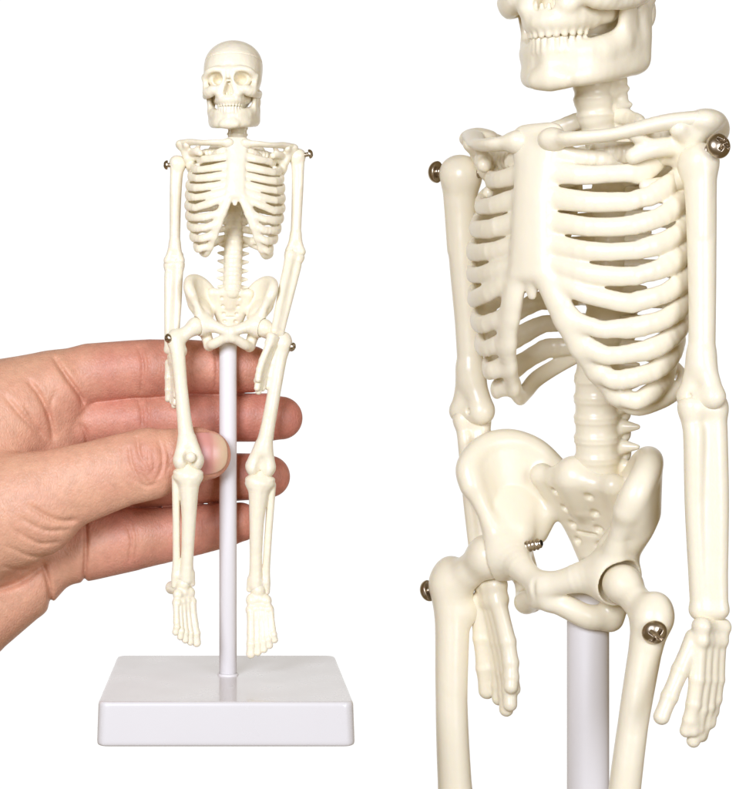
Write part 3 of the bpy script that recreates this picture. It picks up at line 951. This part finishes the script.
# ------------------------------------------------------------------ the hand
def hand_field():
    h = 1.3
    v = Vol((-520, -112, -330), (100, 100, 76), h)

    def finger(pts, rad, k=9, flat=0.86, into=2.0):
        w = Vol.__new__(Vol); w.h, w.lo, w.n, w.ax = v.h, v.lo, v.n, v.ax
        w.D = np.full(v.D.shape, 60.0, F)
        w.chain([at(*p) for p in pts], rad, k, fl=((0, 1, 0), flat))
        return w

    def merge(w, k):
        a, d = v.D, w.D
        hh = np.maximum(k - np.abs(a - d), 0) / max(k, 1e-3)
        v.D = np.minimum(a, d) - hh * hh * k * 0.25

    # palm slab: metacarpals from the wrist to the knuckles
    wrist = [(-150, 470, 28), (-150, 500, 24), (-150, 530, 24), (-150, 556, 28)]
    mcp = [(52, 388, 40), (48, 428, 44), (44, 482, 44), (40, 540, 40)]
    for (a, b) in zip(wrist, mcp):
        v.chain([at(*a), at(*[(a[i] + b[i]) / 2 for i in range(3)]), at(*b)], [44, 40, 33], 24)
    v.chain([at(60, 388, 40), at(-20, 402, 36), at(-110, 440, 30)], [34, 41, 46], 22)     # back edge of the hand, index side
    v.chain([at(56, 560, 36), at(20, 588, 32), at(-30, 618, 26), at(-110, 620, 22)], [27, 36, 46, 54], 20)   # outer edge, little-finger side
    v.chain([at(-150, 520, 24), at(-260, 590, 24), at(-400, 690, 26)], [66, 62, 68], 40, fl=((0, 1, 0), 0.72))   # wrist and forearm
    # thumb ball and thumb
    v.chain([at(-120, 540, 8), at(-40, 526, -14), at(30, 508, -27)], [62, 66, 50], 30, fl=((0, 1, 0), 0.72))
    v.chain([at(10, 420, 22), at(-40, 455, 4), at(-100, 500, -4)], [36, 42, 46], 26)      # web between thumb and index
    th = [(15, 508, -26), (62, 489, -32), (92, 480, -33), (122, 470, -32), (148, 464, -31), (172, 459, -29), (196, 455, -28), (206, 455, -27)]
    thr = [52, 41, 37.5, 35.5, 35.5, 30, 27.5, 24.5]
    tw = finger(th, thr, 10, 0.62)
    merge(tw, 12)
    # fingers
    idx = finger([(50, 386, 40), (90, 374, 40), (132, 369.5, 38), (150, 369, 37), (190, 367, 35), (222, 368.5, 33), (250, 369, 29)],
                 [33, 31.5, 30, 30.5, 28, 27.2, 24], 8)
    mid = finger([(40, 424, 48), (86, 422, 46), (150, 419, 42), (190, 418, 38), (236, 417.5, 36), (266, 417.5, 32), (281, 418, 28)],
                 [30, 26, 25.5, 26, 25, 24.8, 22], 8)
    rng = finger([(36, 486, 48), (86, 486, 46), (150, 483, 42), (190, 479, 38), (236, 477, 36), (258, 476.5, 32), (269, 476.5, 28)],
                 [30, 26, 25.5, 26, 24.5, 23.5, 21.5], 8)
    lit = finger([(44, 556, 36), (90, 547, 36), (130, 539, 36), (158, 536, 35), (196, 530, 33), (226, 524.5, 30), (240, 522, 27)],
                 [34, 34, 33, 29, 25.5, 23, 20], 8)
    fd = idx.D.copy()
    for w in (mid, rng, lit):
        fd = np.minimum(fd, w.D)
    fl_ = Vol.__new__(Vol); fl_.D = fd
    merge(fl_, 5)
    # fill of the palm between the finger roots
    v.chain([at(58, 396, 40), at(58, 430, 44), at(56, 486, 44), at(52, 548, 40)], [25, 24, 24, 26], 10)

    # creases and folds: sink the skin along lines on the side that faces the thumb
    X, Y, Z = v.ax[0][:, None, None], v.ax[1][None, :, None], v.ax[2][None, None, :]

    def crease(pts, w, depth, ylo, yhi, n=6):
        P = spline([V(p[0], p[1], 0) for p in pts], n)
        w3 = w * 3
        ww = [at(p[0], p[1], y) for p in pts for y in (ylo, yhi)]
        lo = np.min(ww, 0) - w3; hi = np.max(ww, 0) + w3
        lo[1], hi[1] = ylo, yhi
        sl, (x, y, z) = v.box(lo, hi)
        kk = F(CAM_D) / (F(CAM_D) + y)
        u = F(PX) + x * kk; t = F(PY) - z * kk
        best = None
        N = len(P)
        for i in range(N - 1):
            a, b = P[i], P[i + 1]
            ba = b - a
            tt = np.clip(((u - F(a[0])) * F(ba[0]) + (t - F(a[1])) * F(ba[1])) / F(ba @ ba + 1e-6), 0, 1)
            d = np.hypot(u - F(a[0]) - tt * F(ba[0]), t - F(a[1]) - tt * F(ba[1]))
            f = (i + tt) / F(N - 1)
            taper = np.sqrt(np.clip(4 * f * (1 - f), 0, 1)) * 0.8 + 0.2
            g = np.exp(-(d / F(w)) ** 2) * taper
            best = g if best is None else np.maximum(best, g)
        fade = np.clip((F(yhi) - y) / 8, 0, 1)
        v.D[sl] += (F(depth) * best * fade).astype(F)

    # finger roots
    crease([(54, 358), (66, 376), (79, 394), (83, 404)], 2.6, 5.5, -30, 60)
    crease([(81, 424), (86, 433), (88, 446)], 2.2, 4, -30, 60)
    crease([(85, 516), (86, 545), (84, 588)], 2.2, 5.5, -20, 60)
    # palm folds
    crease([(28, 380), (40, 396), (49, 416), (54, 440)], 2.8, 4.5, -60, 60)
    crease([(5, 396), (20, 414), (40, 434)], 2.6, 3.0, -60, 60)
    crease([(24, 404), (34, 422), (44, 438)], 1.8, 2.2, -60, 60)
    crease([(56, 390), (51, 404), (50, 418)], 2.0, 1.6, -60, 60)
    crease([(42, 562), (49, 585), (51, 612)], 2.4, 5.0, -20, 60)
    # under the thumb ball
    crease([(28, 505), (48, 517), (62, 521), (76, 520)], 2.8, 4.2, -90, 5)
    crease([(20, 518), (44, 530), (68, 530)], 2.2, 2.6, -90, 5)
    crease([(14, 530), (38, 543), (60, 542)], 2.2, 2.2, -90, 5)
    crease([(6, 546), (30, 556), (50, 556)], 2.2, 1.9, -90, 5)
    crease([(2, 566), (20, 570), (40, 568)], 2.2, 1.6, -90, 5)
    crease([(-10, 592), (20, 582), (48, 562)], 3.5, 4.5, -90, 20)
    # thumb knuckle
    for pts, w, d in (([(129, 446), (131, 462), (139, 479)], 1.6, 1.7), ([(137, 436), (139, 452), (143, 462)], 1.7, 2.1), ([(146, 448), (146, 464), (151, 478)], 1.5, 1.5),
                      ([(158, 440), (162, 452), (162, 468), (155, 482)], 1.7, 1.7), ([(152, 452), (154, 464), (153, 474)], 1.3, 1.2), ([(166, 444), (169, 460), (166, 476)], 1.6, 1.1),
                      ([(134, 478), (146, 486), (158, 483)], 1.5, 1.1), ([(123, 446), (124, 462), (130, 480)], 1.6, 0.9), ([(140, 466), (142, 474), (149, 484)], 1.2, 1.0)):
        crease(pts, w * 1.15, d * 1.9, -100, -14)
    crease([(140, 444), (148, 456), (146, 474)], 10, -2.6, -100, -14)
    # finger joints
    for pts, w, d in (([(138, 346), (143, 366), (141, 392)], 1.6, 2.0), ([(145, 346), (149, 364), (146, 388)], 1.4, 1.4),
                      ([(214, 348), (217, 366), (215, 388)], 1.5, 1.4),
                      ([(138, 400), (142, 412), (142, 428)], 1.6, 1.8), ([(147, 398), (149, 412), (148, 430)], 1.4, 1.2), ([(226, 398), (229, 416), (227, 436)], 1.5, 1.4),
                      ([(222, 458), (225, 476), (223, 496)], 1.5, 1.3),
                      ([(125, 520), (131, 538), (129, 562)], 1.6, 1.9), ([(132, 518), (137, 538), (135, 560)], 1.4, 1.3), ([(198, 510), (201, 528), (199, 550)], 1.5, 1.2)):
        crease(pts, w * 1.1, d * 1.5, -20, 60)
    return v, tw


hv, tw = hand_field()
# thumbnail: a thin curved plate lying on the end of the thumb
X, Y, Z = hv.ax[0][:, None, None], hv.ax[1][None, :, None], hv.ax[2][None, None, :]
c = at(203, 453.5, -40)
u = (X - F(c[0])) / F(24.0); w_ = (Z - F(c[2])) / F(20.5)
foot = ((np.abs(u) ** 2.6 + np.abs(w_) ** 2.6) ** (1 / 2.6) - 1) * F(20)
bed = np.maximum(foot, Y + F(31))
hv.D = (hv.D + F(1.0) * np.exp(-(np.clip(np.abs(foot + 0 * Y) - 0.6, 0, None) / 1.6) ** 2) * (Y < -31) * (np.abs(foot) < 8)).astype(F)
nv = Vol((-70, -80, -95), (16, -10, -18), 0.7)
ia = [np.interp(nv.ax[i], hv.ax[i], np.arange(len(hv.ax[i]))) for i in range(3)]
def trilin(D, ia):
    i0 = [np.clip(np.floor(a).astype(int), 0, D.shape[n] - 2) for n, a in enumerate(ia)]
    f = [(a - i).astype(F) for a, i in zip(ia, i0)]
    out = 0
    for dx in (0, 1):
        for dy in (0, 1):
            for dz in (0, 1):
                w = (f[0] if dx else 1 - f[0])[:, None, None] * (f[1] if dy else 1 - f[1])[None, :, None] * (f[2] if dz else 1 - f[2])[None, None, :]
                out = out + w * D[np.ix_(i0[0] + dx, i0[1] + dy, i0[2] + dz)]
    return out
td = trilin(tw.D, ia)
x2, y2, z2 = nv.ax[0][:, None, None], nv.ax[1][None, :, None], nv.ax[2][None, None, :]
u = (x2 - F(c[0])) / F(24.0); w_ = (z2 - F(c[2])) / F(20.5)
foot = ((np.abs(u) ** 2.6 + np.abs(w_) ** 2.6) ** (1 / 2.6) - 1) * F(20)
nv.D = np.maximum(np.maximum(np.abs(td - F(0.0)) - F(1.3), foot + 0 * y2), y2 + F(29)).astype(F)
sv = hv.surf(2)
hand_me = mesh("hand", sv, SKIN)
del hv


def flush_shade(me, fn):
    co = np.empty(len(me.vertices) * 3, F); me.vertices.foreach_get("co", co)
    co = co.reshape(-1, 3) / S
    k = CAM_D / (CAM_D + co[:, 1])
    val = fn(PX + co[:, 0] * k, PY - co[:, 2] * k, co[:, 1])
    at_ = me.attributes.new("flush_shade", 'FLOAT', 'POINT')
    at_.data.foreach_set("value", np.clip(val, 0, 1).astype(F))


def hand_flush_shade(px, py, y):
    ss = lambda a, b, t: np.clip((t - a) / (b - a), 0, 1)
    f = 0.12 + 0.55 * ss(60, 110, px) * ss(-2, 14, y) + 0.3 * ss(180, 280, px) * ss(-2, 14, y)  # fingers: own redness plus shade of thumb and pole painted into the skin
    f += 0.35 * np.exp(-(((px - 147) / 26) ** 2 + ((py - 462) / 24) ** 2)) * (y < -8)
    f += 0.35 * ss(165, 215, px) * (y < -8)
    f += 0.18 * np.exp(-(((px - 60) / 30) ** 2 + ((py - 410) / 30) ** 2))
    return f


flush_shade(hand_me, hand_flush_shade)
hand_o = add("hand", hand_me, None)
tag(hand_o, "bare hand reaching in from the left, pinching white pole between thumb and fingers", "hand")
nail_me = mesh("thumbnail", nv.surf(2), NAIL)
flush_shade(nail_me, lambda px, py, y: np.clip((223 - px - 0.006 * (py - 455) ** 2) / 12, 0, 1))
add("thumbnail", nail_me, hand_o)

# ------------------------------------------------------------------ light, air and camera
w = bpy.data.worlds.new("World")
scene.world = w
w.use_nodes = True
nt = w.node_tree
bg = nt.nodes["Background"]
tc = nt.nodes.new("ShaderNodeTexCoord")
dt = nt.nodes.new("ShaderNodeVectorMath"); dt.operation = 'DOT_PRODUCT'; dt.inputs[1].default_value = (0, 1, 0)
nt.links.new(tc.outputs["Generated"], dt.inputs[0])
mr = nt.nodes.new("ShaderNodeMapRange"); mr.interpolation_type = 'SMOOTHSTEP'
mr.inputs[1].default_value = 0.68; mr.inputs[2].default_value = 0.86
mr.inputs[3].default_value = 0.21; mr.inputs[4].default_value = 1.06
nt.links.new(dt.outputs["Value"], mr.inputs[0])
nt.links.new(mr.outputs[0], bg.inputs["Strength"])
mc = nt.nodes.new("ShaderNodeMapRange"); mc.interpolation_type = 'SMOOTHSTEP'
mc.inputs[1].default_value = 0.68; mc.inputs[2].default_value = 0.86
nt.links.new(dt.outputs["Value"], mc.inputs[0])
mxw = nt.nodes.new("ShaderNodeMix"); mxw.data_type = 'RGBA'
mxw.inputs["A"].default_value = (1.0, 0.72, 0.34, 1); mxw.inputs["B"].default_value = (1, 1, 1, 1)
nt.links.new(mc.outputs[0], mxw.inputs["Factor"])
nt.links.new(mxw.outputs["Result"], bg.inputs["Color"])


def softbox(loc, target, size, power, color=(1, 1, 1)):
    l = bpy.data.lights.new("softbox", 'AREA')
    l.shape = 'RECTANGLE'; l.size = size[0] * S; l.size_y = size[1] * S; l.energy = power; l.color = color
    o = bpy.data.objects.new("softbox", l)
    COL.objects.link(o)
    o.location = Vector(loc) * S
    d = (Vector(target) - Vector(loc))
    o.rotation_euler = d.to_track_quat('-Z', 'Y').to_euler()
    return o


softbox((-650, -1800, 520), (120, 0, 0), (750, 750), 4.05, (0.92, 0.985, 1.16))
softbox((900, -1800, 150), (120, 0, 0), (700, 900), 1.6, (0.92, 0.985, 1.16))

cam = bpy.data.cameras.new("Camera")
co = bpy.data.objects.new("Camera", cam)
COL.objects.link(co)
scene.camera = co
cam.sensor_fit = 'HORIZONTAL'
cam.sensor_width = 36
cam.lens = 36 * CAM_D / 756
cam.shift_x = (378 - PX) / 756
cam.clip_start = 0.01
cam.clip_end = 100
co.location = (0, -CAM_D * S, 0)
co.rotation_euler = (math.radians(90), 0, 0)

scene.view_settings.view_transform = 'Standard'
scene.view_settings.look = 'None'
scene.view_settings.exposure = 0
scene.view_settings.gamma = 1
scene.cycles.max_bounces = 10
scene.cycles.diffuse_bounces = 6
